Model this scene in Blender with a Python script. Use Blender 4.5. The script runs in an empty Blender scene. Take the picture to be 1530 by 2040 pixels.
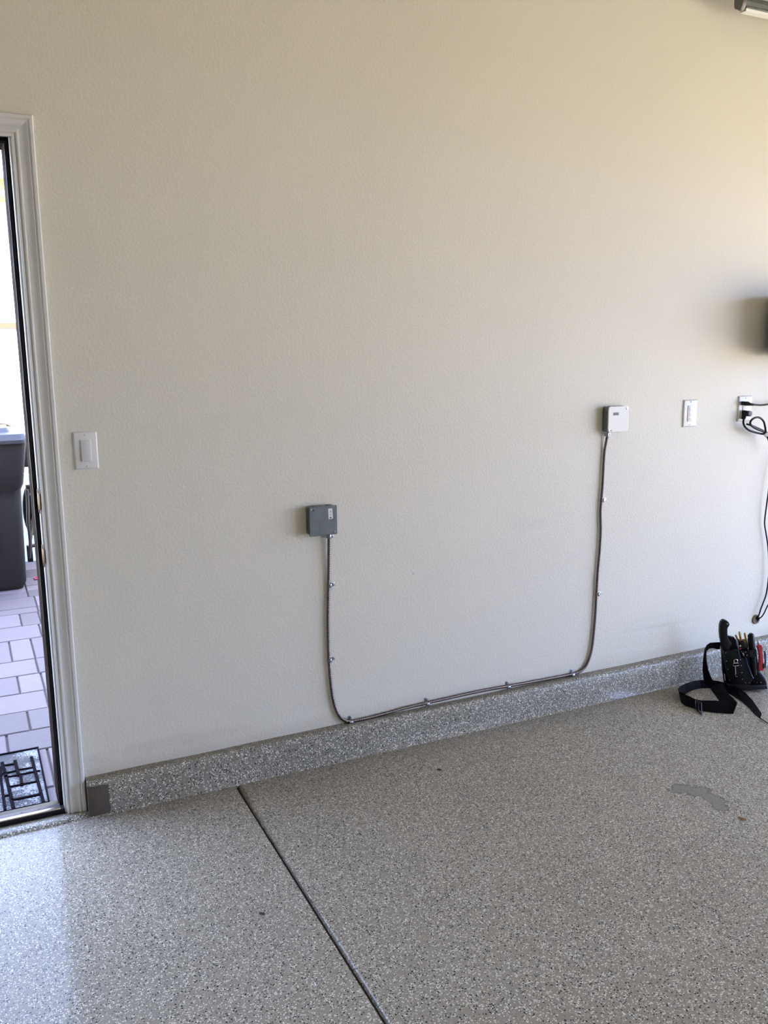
import bpy, bmesh, math, random
from mathutils import Vector, Matrix
random.seed(7)
C = bpy.context.scene.collection
S = bpy.context.scene
PI = math.pi

# ------------------------------------------------------------------ camera, sky, sun, exposure
F_PX, PITCH, YAW, ROLL, DIST, EYE = 1750.007, 0.18254, 0.445255, -0.010849, 2.814042, 1.475
fw = Vector((math.sin(YAW)*math.cos(PITCH), math.cos(YAW)*math.cos(PITCH), -math.sin(PITCH)))
r0 = Vector((math.cos(YAW), -math.sin(YAW), 0)); u0 = r0.cross(fw)
RT = r0*math.cos(ROLL)+u0*math.sin(ROLL); UP = -r0*math.sin(ROLL)+u0*math.cos(ROLL)
EYEP = Vector((0, -DIST, EYE))
cd = bpy.data.cameras.new('camera'); cam = bpy.data.objects.new('camera', cd); C.objects.link(cam)
cd.sensor_fit = 'AUTO'; cd.sensor_width = 36; cd.lens = F_PX/2040*36; cd.clip_start = .05; cd.clip_end = 200
m = Matrix((RT, UP, -fw)).transposed().to_4x4(); m.translation = EYEP; cam.matrix_world = m
S.camera = cam
S.view_settings.view_transform = 'Standard'; S.view_settings.look = 'None'
S.view_settings.exposure = 2.46; S.view_settings.gamma = 1; S.view_settings.use_curve_mapping = False

w = bpy.data.worlds.new('sky'); S.world = w; w.use_nodes = True
bg = w.node_tree.nodes['Background']; bg.inputs[0].default_value = (.475, .635, 1.10, 1); bg.inputs[1].default_value = 2.25
sd = bpy.data.lights.new('sun', 'SUN'); sd.energy = 8.4; sd.angle = math.radians(.6); sd.color = (1, .91, .74)
sun = bpy.data.objects.new('sun', sd); C.objects.link(sun)
sun.rotation_euler = Vector((.12, .70, -.70)).to_track_quat('-Z', 'Y').to_euler(); sun.location = (0, -8, 9)
GX, GY0, GY1, GZ = 5.45, -5.6, -.45, 2.2       # the open garage door
pd = bpy.data.lights.new('garage_opening_daylight', 'AREA'); pd.shape = 'RECTANGLE'; pd.size = GY1-GY0; pd.size_y = GZ
pd.cycles.is_portal = True
po = bpy.data.objects.new('garage_opening_daylight', pd); C.objects.link(po); po.location = (GX+.01, (GY0+GY1)/2, GZ/2)
po.rotation_euler = Matrix((Vector((0,1,0)), Vector((0,0,1)), Vector((1,0,0)))).transposed().to_euler()

# ------------------------------------------------------------------ points measured on the real surfaces
def ray(x, y): return (RT*((x-765)/F_PX) - UP*((y-1020)/F_PX) + fw)
def W(x, y, off=0):                      # a point on the wall (y = 0), off metres in front of it
    d = ray(x, y); return EYEP + d*((DIST-off)/d.y)
def G(x, y, z=0):                        # a point on a level surface at height z
    d = ray(x, y); return EYEP + d*((z-EYE)/d.z)
def PL(x, y, o, n, k=0):                 # a point on any plane through o with normal n, k metres along n
    d = ray(x, y); return EYEP + d*(((o+n*k)-EYEP).dot(n)/d.dot(n))

# ------------------------------------------------------------------ materials
def new_mat(name):
    mt = bpy.data.materials.new(name); mt.use_nodes = True
    return mt, mt.node_tree.nodes, mt.node_tree.links, mt.node_tree.nodes['Principled BSDF']
def nd(ns, t, **kw):
    n = ns.new(t)
    for k, v in kw.items():
        if k in n.inputs.keys() if isinstance(k, str) else False: n.inputs[k].default_value = v
        else: setattr(n, k, v)
    return n
def c4(c): return (c[0], c[1], c[2], 1)
def mat(name, col, rough=.5, metal=0, bump=0, scale=60, var=.08, coat=0, spec=.5):
    mt, ns, ln, b = new_mat(name)
    tc = ns.new('ShaderNodeTexCoord'); nz = ns.new('ShaderNodeTexNoise'); nz.inputs['Scale'].default_value = scale; nz.inputs['Detail'].default_value = 4
    ln.new(tc.outputs['Object'], nz.inputs['Vector'])
    mx = ns.new('ShaderNodeMix'); mx.data_type = 'RGBA'
    mx.inputs['A'].default_value = c4([v*(1-var) for v in col]); mx.inputs['B'].default_value = c4([min(1, v*(1+var)) for v in col])
    ln.new(nz.outputs['Fac'], mx.inputs['Factor']); ln.new(mx.outputs['Result'], b.inputs['Base Color'])
    b.inputs['Roughness'].default_value = rough; b.inputs['Metallic'].default_value = metal
    b.inputs['Coat Weight'].default_value = coat; b.inputs['Specular IOR Level'].default_value = spec
    if bump:
        bp = ns.new('ShaderNodeBump'); bp.inputs['Distance'].default_value = bump; bp.inputs['Strength'].default_value = 1
        ln.new(nz.outputs['Fac'], bp.inputs['Height']); ln.new(bp.outputs['Normal'], b.inputs['Normal'])
    return mt
def math_node(ns, ln, op, a, b=None, c=None, clamp=False):
    n = ns.new('ShaderNodeMath'); n.operation = op; n.use_clamp = clamp
    for i, v in enumerate((a, b, c)):
        if v is None: continue
        if isinstance(v, (int, float)): n.inputs[i].default_value = v
        else: ln.new(v, n.inputs[i])
    return n.outputs[0]
def mixc(ns, ln, f, a, b):
    n = ns.new('ShaderNodeMix'); n.data_type = 'RGBA'
    for k, v in (('Factor', f), ('A', a), ('B', b)):
        if isinstance(v, (int, float)): n.inputs[k].default_value = v
        elif isinstance(v, tuple): n.inputs[k].default_value = c4(v)
        else: ln.new(v, n.inputs[k])
    return n.outputs['Result']
def blob(ns, ln, pos, c, r, soft=.25, wob=None):       # mask of one irregular spot around a fixed point
    s = ns.new('ShaderNodeVectorMath'); s.operation = 'SUBTRACT'; ln.new(pos, s.inputs[0]); s.inputs[1].default_value = c
    v = ns.new('ShaderNodeVectorMath'); v.operation = 'DIVIDE'; ln.new(s.outputs[0], v.inputs[0]); v.inputs[1].default_value = r
    l = ns.new('ShaderNodeVectorMath'); l.operation = 'LENGTH'; ln.new(v.outputs[0], l.inputs[0])
    d = l.outputs['Value']
    if wob is not None: d = math_node(ns, ln, 'ADD', d, wob)
    mr = ns.new('ShaderNodeMapRange'); mr.inputs['From Min'].default_value = 1; mr.inputs['From Max'].default_value = 1-soft
    ln.new(d, mr.inputs['Value']); return mr.outputs[0]

def wall_material():
    mt, ns, ln, b = new_mat('wall_paint')
    g = ns.new('ShaderNodeNewGeometry'); pos = g.outputs['Position']
    n1 = ns.new('ShaderNodeTexNoise'); n1.inputs['Scale'].default_value = 115; n1.inputs['Detail'].default_value = 3; ln.new(pos, n1.inputs['Vector'])
    n2 = ns.new('ShaderNodeTexNoise'); n2.inputs['Scale'].default_value = 1.3; n2.inputs['Detail'].default_value = 3; ln.new(pos, n2.inputs['Vector'])
    col = mixc(ns, ln, n2.outputs['Fac'], (.61, .575, .48), (.67, .635, .53))
    n3 = ns.new('ShaderNodeTexNoise'); n3.inputs['Scale'].default_value = 9; n3.inputs['Detail'].default_value = 5; ln.new(pos, n3.inputs['Vector'])
    wob = math_node(ns, ln, 'MULTIPLY_ADD', n3.outputs['Fac'], 1.6, -.8)
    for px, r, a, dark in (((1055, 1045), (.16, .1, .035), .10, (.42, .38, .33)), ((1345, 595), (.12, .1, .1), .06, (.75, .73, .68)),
                     ((823, 1143), (.006, .1, .006), .5, (.3, .27, .24)), ((1320, 1245), (.28, .1, .012), .18, (.42, .39, .35)), ((640, 992), (.04, .1, .01), .12, (.42, .38, .33)),
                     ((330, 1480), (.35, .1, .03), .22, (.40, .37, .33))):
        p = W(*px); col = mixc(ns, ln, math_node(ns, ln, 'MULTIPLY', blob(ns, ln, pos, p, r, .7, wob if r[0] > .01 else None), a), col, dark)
    # grime just above the curb
    sx = ns.new('ShaderNodeSeparateXYZ'); ln.new(pos, sx.inputs[0])
    mr = ns.new('ShaderNodeMapRange'); mr.inputs['From Min'].default_value = .185; mr.inputs['From Max'].default_value = .11
    ln.new(math_node(ns, ln, 'MULTIPLY_ADD', wob, .03, sx.outputs['Z']), mr.inputs['Value'])
    col = mixc(ns, ln, math_node(ns, ln, 'MULTIPLY', mr.outputs[0], .35), col, (.33, .29, .23))
    ln.new(col, b.inputs['Base Color']); b.inputs['Roughness'].default_value = .55
    bp = ns.new('ShaderNodeBump'); bp.inputs['Distance'].default_value = .0013; bp.inputs['Strength'].default_value = .9
    ln.new(n1.outputs['Fac'], bp.inputs['Height']); ln.new(bp.outputs['Normal'], b.inputs['Normal'])
    return mt

def flake_material(name, base, tint, floor=False):
    mt, ns, ln, b = new_mat(name)
    g = ns.new('ShaderNodeNewGeometry'); pos = g.outputs['Position']
    col = base
    big = ns.new('ShaderNodeTexNoise'); big.inputs['Scale'].default_value = 2.2; big.inputs['Detail'].default_value = 4; ln.new(pos, big.inputs['Vector'])
    col = mixc(ns, ln, big.outputs['Fac'], tuple(v*.86 for v in base), tuple(v*1.14 for v in base))
    nw = ns.new('ShaderNodeTexNoise'); nw.inputs['Scale'].default_value = 420; ln.new(pos, nw.inputs['Vector'])
    wsc = ns.new('ShaderNodeVectorMath'); wsc.operation = 'SCALE'; ln.new(nw.outputs['Color'], wsc.inputs[0]); wsc.inputs['Scale'].default_value = .0025
    wad = ns.new('ShaderNodeVectorMath'); wad.operation = 'ADD'; ln.new(pos, wad.inputs[0]); ln.new(wsc.outputs[0], wad.inputs[1])
    allf = None
    for sc, lo, hi, thr, c in ((225, .0, .30, .42, tuple(v*1.5 for v in base)), (205, .42, .62, .42, (.62*tint[0], .62*tint[1], .60*tint[2])),
                               (175, .78, .92, .40, (.010, .011, .010)), (250, .1, .26, .45, (.62*tint[0], .61*tint[1], .6*tint[2])), (230, .6, .72, .42, (.04, .042, .035)), (210, .25, .31, .4, (.22, .17, .12))):
        v = ns.new('ShaderNodeTexVoronoi'); v.inputs['Scale'].default_value = sc; ln.new(wad.outputs[0], v.inputs['Vector'])
        s = ns.new('ShaderNodeSeparateColor'); ln.new(v.outputs['Color'], s.inputs[0])
        a = math_node(ns, ln, 'GREATER_THAN', s.outputs[0], lo); e = math_node(ns, ln, 'LESS_THAN', s.outputs[0], hi)
        d = math_node(ns, ln, 'LESS_THAN', v.outputs['Distance'], thr)
        f = math_node(ns, ln, 'MULTIPLY', math_node(ns, ln, 'MULTIPLY', a, e), d)
        col = mixc(ns, ln, f, col, c)
        allf = f if allf is None else math_node(ns, ln, 'MAXIMUM', allf, f)
    n3 = ns.new('ShaderNodeTexNoise'); n3.inputs['Scale'].default_value = 22; n3.inputs['Detail'].default_value = 5; ln.new(pos, n3.inputs['Vector'])
    wob = math_node(ns, ln, 'MULTIPLY_ADD', n3.outputs['Fac'], .9, -.45)
    if floor:
        k = None; k2 = None
        n6 = ns.new('ShaderNodeTexNoise'); n6.inputs['Scale'].default_value = 38; n6.inputs['Detail'].default_value = 6; n6.inputs['Roughness'].default_value = .65; ln.new(pos, n6.inputs['Vector'])
        wob0 = wob; wob = math_node(ns, ln, 'MULTIPLY_ADD', n6.outputs['Fac'], 2.0, -1.0); wob2 = math_node(ns, ln, 'ADD', wob, .16)
        for c, r in (((2.085, -.755, 0), (.045, .030, .1)), ((2.125, -.79, 0), (.05, .035, .1)), ((2.135, -.85, 0), (.036, .05, .1)), ((2.115, -.90, 0), (.028, .035, .1))):
            f = blob(ns, ln, pos, c, r, .12, wob); k = f if k is None else math_node(ns, ln, 'MAXIMUM', k, f)
            f = blob(ns, ln, pos, c, r, .12, wob2); k2 = f if k2 is None else math_node(ns, ln, 'MAXIMUM', k2, f)
        col = mixc(ns, ln, math_node(ns, ln, 'MULTIPLY', k, .85), col, (.20, .18, .145))
        col = mixc(ns, ln, math_node(ns, ln, 'MULTIPLY', math_node(ns, ln, 'SUBTRACT', k, k2), .6), col, (.07, .055, .035))
        wob = wob0
        sx = ns.new('ShaderNodeSeparateXYZ'); ln.new(pos, sx.inputs[0])
        # faint dust band where the floor meets the curb
        mr = ns.new('ShaderNodeMapRange'); mr.inputs['From Min'].default_value = -.20; mr.inputs['From Max'].default_value = -.03
        ln.new(math_node(ns, ln, 'MULTIPLY_ADD', wob, .12, sx.outputs['Y']), mr.inputs['Value'])
        col = mixc(ns, ln, math_node(ns, ln, 'MULTIPLY', mr.outputs[0], .35), col, (.17, .15, .12))
    else:
        sx = ns.new('ShaderNodeSeparateXYZ'); ln.new(pos, sx.inputs[0])
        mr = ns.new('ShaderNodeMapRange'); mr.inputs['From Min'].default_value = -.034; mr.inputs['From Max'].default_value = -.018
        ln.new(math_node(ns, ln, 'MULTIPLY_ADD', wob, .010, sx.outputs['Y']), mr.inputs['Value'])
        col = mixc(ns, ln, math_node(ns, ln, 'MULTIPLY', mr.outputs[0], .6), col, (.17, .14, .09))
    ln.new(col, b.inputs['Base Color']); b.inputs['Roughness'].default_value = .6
    b.inputs['Coat Weight'].default_value = .27 if floor else .45; b.inputs['Specular IOR Level'].default_value = .15; b.inputs['Coat Roughness'].default_value = .035 if floor else .15; b.inputs['Coat IOR'].default_value = 1.5
    n4 = ns.new('ShaderNodeTexNoise'); n4.inputs['Scale'].default_value = 90; n4.inputs['Detail'].default_value = 2; ln.new(pos, n4.inputs['Vector'])
    bp = ns.new('ShaderNodeBump'); bp.inputs['Distance'].default_value = .0006; bp.inputs['Strength'].default_value = .8
    ln.new(math_node(ns, ln, 'ADD', n4.outputs['Fac'], math_node(ns, ln, 'MULTIPLY', allf, .25)), bp.inputs['Height'])
    ln.new(bp.outputs['Normal'], b.inputs['Normal']); ln.new(bp.outputs['Normal'], b.inputs['Coat Normal'])
    return mt

M = dict(
    wall=wall_material(),
    floor=flake_material('floor_flake_epoxy', (.275, .244, .186), (1.12, 1.04, .88), True),
    curb=flake_material('curb_flake_epoxy', (.215, .199, .156), (1.2, 1.15, .98)),
    ceil=mat('ceiling_paint', (.62, .58, .5), .8),
    trim=mat('trim_paint', (.62, .61, .57), .38, var=.03, scale=12),
    stop=mat('stop_brown_paint', (.020, .011, .009), .95, spec=.03),
    seal=mat('black_weatherstrip', (.0022, .0016, .002), .5, spec=.25),
    alu=mat('sill_aluminium', (.42, .36, .29), .3, 1, var=.1),
    sill=mat('sill_bronze', (.035, .026, .030), .6, 0),
    white=mat('white_plastic', (.66, .65, .62), .3, var=.02),
    white2=mat('white_plastic_rocker', (.60, .59, .57), .25, var=.02),
    slot=mat('dark_slot', (.006, .006, .006), .6),
    galv=mat('galvanised_steel', (.20, .21, .20), .42, .8, bump=.0002, scale=45, var=.28),
    galv_cover=mat('galvanised_cover', (.135, .15, .155), .5, .5, bump=.0001, scale=26, var=.28),
    cover=mat('bright_box_cover', (.66, .655, .60), .4, .0, scale=30, var=.05),
    conduit=mat('conduit_steel', (.17, .135, .115), .32, 1, scale=200, var=.15),
    zinc=mat('zinc', (.30, .33, .36), .3, 1, scale=80),
    steel=mat('polished_steel', (.75, .74, .70), .2, 1),
    brass=mat('worn_brass', (.085, .065, .045), .4, 1),
    sticker=mat('paper_sticker', (.72, .73, .70), .6), ink=mat('printed_ink', (.08, .08, .09), .6), inkg=mat('grey_ink', (.25, .25, .25), .6),
    cord=mat('black_cord_rubber', (.0035, .0028, .0026), .45, spec=.3), dplug=mat('dark_plug', (.006, .005, .004), .5, spec=.35), gplug=mat('grey_plug_face', (.035, .035, .031), .5),
    tie=mat('grey_cable_tie', (.42, .41, .37), .6), grom=mat('tan_grommet', (.17, .13, .07), .7),
    leather=mat('black_leather', (.0014, .0013, .0018), .45, spec=.22, bump=.0006, scale=180), leather2=mat('black_leather_edge', (.002, .002, .004), .4, spec=.3),
    web=mat('black_webbing', (.0024, .0018, .0026), .8, spec=.15, bump=.0005, scale=500), bplast=mat('black_plastic', (.0028, .0025, .0026), .42, spec=.3),
    blue=mat('edge_highlight_blue', (.018, .034, .09), .3), red=mat('red_plastic', (.42, .022, .035), .4), yellow=mat('yellow_grip', (.55, .36, .045), .4),
    orange=mat('orange_brown_grip', (.24, .11, .03), .45), box=mat('dark_box', (.006, .005, .005), .5, spec=.3),
    stucco=mat('white_stucco', (.62, .64, .64), .9, bump=.002, scale=60), stucco2=mat('cream_stucco', (.38, .36, .11), .9), capm=mat('terracotta_cap', (.08, .045, .025), .8),
    bin=mat('grey_bin_plastic', (.0082, .0060, .0050), .7, spec=.3, bump=.0004, scale=200), binlid=mat('grey_lid_plastic', (.026, .023, .026), .55),
    brownbin=mat('brown_bin_plastic', (.022, .015, .010), .5), rust=mat('rust_red', (.10, .03, .014), .6), tyre=mat('tyre_rubber', (.003, .002, .002), .8, spec=.2),
    drive=mat('driveway_concrete', (.60, .50, .33), .9, scale=3, var=.12), drygrass=mat('dry_leaf', (.23, .14, .06), .8), pink=mat('pink_petal', (.45, .03, .08), .6),
    matbar=mat('black_mat_rubber', (.0032, .002, .004), .95, spec=.03),
)
def paver_material():
    mt, ns, ln, b = new_mat('paver_stone')
    at = ns.new('ShaderNodeAttribute'); at.attribute_name = 'tone'; at.attribute_type = 'GEOMETRY'
    g = ns.new('ShaderNodeNewGeometry')
    n = ns.new('ShaderNodeTexNoise'); n.inputs['Scale'].default_value = 14; n.inputs['Detail'].default_value = 8; n.inputs['Roughness'].default_value = .7; ln.new(g.outputs['Position'], n.inputs['Vector'])
    c = mixc(ns, ln, at.outputs['Fac'], (.040, .029, .031), (.112, .084, .088))
    c = mixc(ns, ln, math_node(ns, ln, 'MULTIPLY', n.outputs['Fac'], .45), c, (.055, .041, .042))
    v = ns.new('ShaderNodeTexVoronoi'); v.inputs['Scale'].default_value = 55; ln.new(g.outputs['Position'], v.inputs['Vector'])
    s = math_node(ns, ln, 'LESS_THAN', v.outputs['Distance'], .10)
    c = mixc(ns, ln, math_node(ns, ln, 'MULTIPLY', s, .5), c, (.12, .1, .1))
    ln.new(c, b.inputs['Base Color']); b.inputs['Roughness'].default_value = .75
    bp = ns.new('ShaderNodeBump'); bp.inputs['Distance'].default_value = .003; ln.new(n.outputs['Fac'], bp.inputs['Height']); ln.new(bp.outputs['Normal'], b.inputs['Normal'])
    return mt
def matpile_material():
    mt, ns, ln, b = new_mat('doormat_pile')
    g = ns.new('ShaderNodeNewGeometry'); pos = g.outputs['Position']
    n = ns.new('ShaderNodeTexNoise'); n.inputs['Scale'].default_value = 160; n.inputs['Detail'].default_value = 4; ln.new(pos, n.inputs['Vector'])
    n2 = ns.new('ShaderNodeTexNoise'); n2.inputs['Scale'].default_value = 7; n2.inputs['Detail'].default_value = 2; ln.new(pos, n2.inputs['Vector'])
    f = math_node(ns, ln, 'ADD', math_node(ns, ln, 'MULTIPLY', n.outputs['Fac'], .8), n2.outputs['Fac'])
    mr = ns.new('ShaderNodeMapRange'); mr.inputs['From Min'].default_value = .84; mr.inputs['From Max'].default_value = 1.0; ln.new(f, mr.inputs['Value'])
    ln.new(mixc(ns, ln, mr.outputs[0], (.015, .014, .016), (.17, .17, .17)), b.inputs['Base Color']); b.inputs['Roughness'].default_value = .9
    return mt
M['paver'] = paver_material(); M['matpile'] = matpile_material()

# ------------------------------------------------------------------ mesh helpers
class MB:
    def __init__(s): s.bm = bmesh.new()
    def box(s, a, b):
        a = Vector(a); b = Vector(b)
        r = bmesh.ops.create_cube(s.bm, size=1)['verts']
        for v in r: v.co = Vector(((a.x+b.x)/2+v.co.x*abs(b.x-a.x), (a.y+b.y)/2+v.co.y*abs(b.y-a.y), (a.z+b.z)/2+v.co.z*abs(b.z-a.z)))
        return s
    def hexa(s, bot, top):               # two quads with matching corners
        vb = [s.bm.verts.new(p) for p in bot]; vt = [s.bm.verts.new(p) for p in top]; n = len(vb)
        s.bm.faces.new(vb[::-1]); s.bm.faces.new(vt)
        for i in range(n): s.bm.faces.new((vb[i], vb[(i+1) % n], vt[(i+1) % n], vt[i]))
        return s
    def prism(s, pts, vec):              # outline pushed along vec
        vec = Vector(vec); return s.hexa([Vector(p) for p in pts], [Vector(p)+vec for p in pts])
    def tube(s, pts, r, n=12, closed=False, cap=True):
        pts = [Vector(p) for p in pts]; N = len(pts); rings = []
        nrm = None
        for i, p in enumerate(pts):
            if closed: t = pts[(i+1) % N]-pts[i-1]
            else: t = pts[min(i+1, N-1)]-pts[max(i-1, 0)]
            t.normalize()
            if nrm is None:
                nrm = Vector((0, -1, 0)) if abs(t.y) < .9 else Vector((1, 0, 0))
            nrm = (nrm-t*nrm.dot(t)).normalized(); bi = t.cross(nrm)
            rr = r(i) if callable(r) else r
            rings.append([s.bm.verts.new(p+(nrm*math.cos(2*PI*k/n)+bi*math.sin(2*PI*k/n))*rr) for k in range(n)])
        for i in range(N if closed else N-1):
            a = rings[i]; b = rings[(i+1) % N]
            for k in range(n): s.bm.faces.new((a[k], a[(k+1) % n], b[(k+1) % n], b[k]))
        if cap and not closed: s.bm.faces.new(rings[0][::-1]); s.bm.faces.new(rings[-1])
        return s
    def cyl(s, a, b, r, r2=None, n=20):
        a = Vector(a); b = Vector(b); r2 = r if r2 is None else r2
        return s.tube([a, b], lambda i: (r, r2)[i], n)
    def ribbon(s, pairs, th):            # band with real thickness through pairs of edge points
        A = [Vector(p[0]) for p in pairs]; B = [Vector(p[1]) for p in pairs]; N = len(A); rows = []
        for i in range(N):
            t = ((A[min(i+1, N-1)]+B[min(i+1, N-1)])-(A[max(i-1, 0)]+B[max(i-1, 0)])); n = t.cross(B[i]-A[i])
            n = n.normalized()*th/2 if n.length > 1e-9 else Vector((0, 0, th/2))
            rows.append([s.bm.verts.new(q) for q in (A[i]+n, B[i]+n, B[i]-n, A[i]-n)])
        for i in range(N-1):
            for k in range(4): s.bm.faces.new((rows[i][k], rows[i][(k+1) % 4], rows[i+1][(k+1) % 4], rows[i+1][k]))
        s.bm.faces.new(rows[0][::-1]); s.bm.faces.new(rows[-1])
        return s
    def build(s, name, m, parent=None, bevel=0, smooth=False, seg=2, origin=None):
        bmesh.ops.recalc_face_normals(s.bm, faces=s.bm.faces)
        if bevel: bmesh.ops.bevel(s.bm, geom=[e for e in s.bm.edges if len(e.link_faces) == 2 and e.calc_face_angle(0) > .5], offset=bevel, segments=seg, affect='EDGES', profile=.5, clamp_overlap=True)
        root = parent
        while root is not None and root.parent is not None: root = root.parent
        off = Vector(root.location) if root is not None else (Vector(origin) if origin is not None else Vector((0, 0, 0)))
        for v in s.bm.verts: v.co -= off
        me = bpy.data.meshes.new(name); s.bm.to_mesh(me); s.bm.free(); me.materials.append(m)
        if smooth or bevel:
            me.polygons.foreach_set('use_smooth', [True]*len(me.polygons))
            try: me.set_sharp_from_angle(angle=math.radians(38))
            except Exception: pass
        o = bpy.data.objects.new(name, me); C.objects.link(o)
        if parent is not None: o.parent = parent
        else: o.location = off
        return o
def thing(name, label, cat, loc, group=None):
    o = bpy.data.objects.new(name, None); C.objects.link(o); o.location = loc; o.empty_display_size = .05
    o['label'] = label; o['category'] = cat
    if group: o['group'] = group
    return o
def tag(o, label, cat, group=None):
    o['label'] = label; o['category'] = cat
    if group: o['group'] = group
    return o
def struct(o): o['kind'] = 'structure'; return o
def spline(pts, step=.01):               # smooth path through points
    pts = [Vector(p) for p in pts]; out = []
    for i in range(len(pts)-1):
        p0 = pts[max(i-1, 0)]; p1 = pts[i]; p2 = pts[i+1]; p3 = pts[min(i+2, len(pts)-1)]
        n = max(2, int((p2-p1).length/step))
        for k in range(n):
            t = k/n; out.append(.5*((2*p1)+(p2-p0)*t+(2*p0-5*p1+4*p2-p3)*t*t+(3*p1-p0-3*p2+p3)*t**3))
    out.append(pts[-1]); return out

# ------------------------------------------------------------------ room shell
XL, YB, ZC, TH = -3.2, -6.2, 3.05, .15
JR, JL, JT = .188, -.73, 2.082            # door opening
ROOF = 3.76
o = MB().box((JR+.02, 0, -.3), (8, TH, ROOF)).box((XL, 0, -.3), (JL-.02, TH, ROOF)).box((JL-.02, 0, JT+.02), (JR+.02, TH, ROOF)).build('wall_back', M['wall']); struct(o)
struct(MB().box((XL-.15, YB, -.3), (XL, TH, ROOF)).build('wall_left', M['wall']))
struct(MB().box((XL-.15, YB-.15, -.3), (GX+.2, YB, ROOF)).build('wall_front', M['wall']))
struct(MB().box((GX, GY1, -.02), (GX+.2, -.001, ROOF)).box((GX, YB, -.02), (GX+.2, GY0, ROOF)).box((GX, GY0, GZ), (GX+.2, GY1, ROOF)).build('wall_right', M['wall']))
struct(MB().box((XL, YB, ZC), (GX, 0, ZC+.12)).build('ceiling', M['ceil']))
struct(MB().box((XL-.6, YB-.6, ROOF), (GX+.35, TH+.45, ROOF+.12)).build('roof', M['ceil']))

# floor slab with a saw-cut control joint that has one rounded lip
b = MB()
ja, jb_ = (.737, -.052), (.727, -1.28)
def jx(y): return ja[0]+(jb_[0]-ja[0])*(y-ja[1])/(jb_[1]-ja[1])
prof = [(0, 0), (.0006, -.002), (.002, -.017), (.009, -.018), (.012, -.012), (.0145, -.005), (.018, -.0018), (.023, 0)]
ys = [-.052, YB]
rowa = []
for y in ys:
    x = jx(y); rowa.append([b.bm.verts.new((x+dx, y, dz)) for dx, dz in prof])
for i in range(len(prof)-1): b.bm.faces.new((rowa[0][i], rowa[1][i], rowa[1][i+1], rowa[0][i+1]))
b.bm.faces.new([rowa[0][i] for i in range(len(prof))])
x0 = XL; x1 = GX+.2
vl = [b.bm.verts.new(p) for p in ((x0, YB, 0), (x0, 0, 0), (jx(-.052), 0, 0))]
b.bm.faces.new((vl[0], rowa[1][0], rowa[0][0], vl[2], vl[1]))
vr = [b.bm.verts.new(p) for p in ((x1, YB, 0), (x1, 0, 0), (jx(-.052)+.023, 0, 0))]
b.bm.faces.new((rowa[1][-1], vr[0], vr[1], vr[2], rowa[0][-1]))
b.bm.faces.new((vl[2], rowa[0][0], rowa[0][-1], vr[2]))
b.box((x0, YB, -.3), (x1, 0, -.03))
o = b.build('floor', M['floor']); struct(o)
for p in o.data.polygons: p.use_smooth = False

MB().prism([(jx(-.052)+.002, -.052, -.0168), (jx(-.052)+.0105, -.052, -.0168), (jx(YB)+.0105, YB, -.0168), (jx(YB)+.002, YB, -.0168)], (0, 0, .006)).build('joint_dirt', mat('joint_dirt', (.045, .028, .020), .95, spec=.1), o)
# flake-coated concrete curb
cz = lambda x: .1205+.0033*(x-.3)
b = MB(); x0, x1 = .257, GX
secs = []
n = 48
for i in range(n+1):
    x = x0+(x1-x0)*i/n; z = cz(x); wv = .0015*math.sin(x*7)+.001*math.sin(x*17)
    pr = [(0, 0), (0, z+wv*.6), (-.028, z-.003), (-.034, z-.005), (-.038, z-.009), (-.0405, z-.016), (-.043+wv, z*.5), (-.046+wv, .006), (-.052, 0)]
    secs.append([b.bm.verts.new((x, y, zz)) for y, zz in pr])
for i in range(n):
    for k in range(len(secs[0])-1): b.bm.faces.new((secs[i][k], secs[i][k+1], secs[i+1][k+1], secs[i+1][k]))
b.bm.faces.new(secs[0]); b.bm.faces.new(secs[-1])
curb = struct(b.build('baseboard_back', M['curb'], smooth=True))
patch = mat('bare_concrete_patch', (.075, .058, .040), .9, bump=.001, scale=90, var=.3)
b = MB(); b.prism([(.2565, -.0455, .004), (.290, -.0455, .002), (.322, -.0455, .005), (.3265, -.0448, .022), (.3215, -.0446, .040), (.3245, -.044, .062), (.3205, -.0436, .083), (.3230, -.043, .101), (.300, -.043, .105), (.280, -.043, .103), (.2565, -.043, .108)], (0, -.0025, 0))
b.build('bare_patch', patch, curb, bevel=.001)
# flake-coated lip under the doorway
b = MB(); s2 = []
for i in range(25):
    x = -.80+(.268+.80)*i/24; e = .0 if x < .2 else (x-.2)*.1
    s2.append([b.bm.verts.new((x, y, z)) for y, z in ((.03, 0), (.03, .013), (-.028+e, .013), (-.040+e, .010), (-.047+e, .004), (-.049+e, 0))])
for i in range(24):
    for k in range(5): b.bm.faces.new((s2[i][k], s2[i][k+1], s2[i+1][k+1], s2[i+1][k]))
b.bm.faces.new(s2[0]); b.bm.faces.new(s2[-1])
struct(b.build('trim_3', M['curb'], smooth=True))

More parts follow.
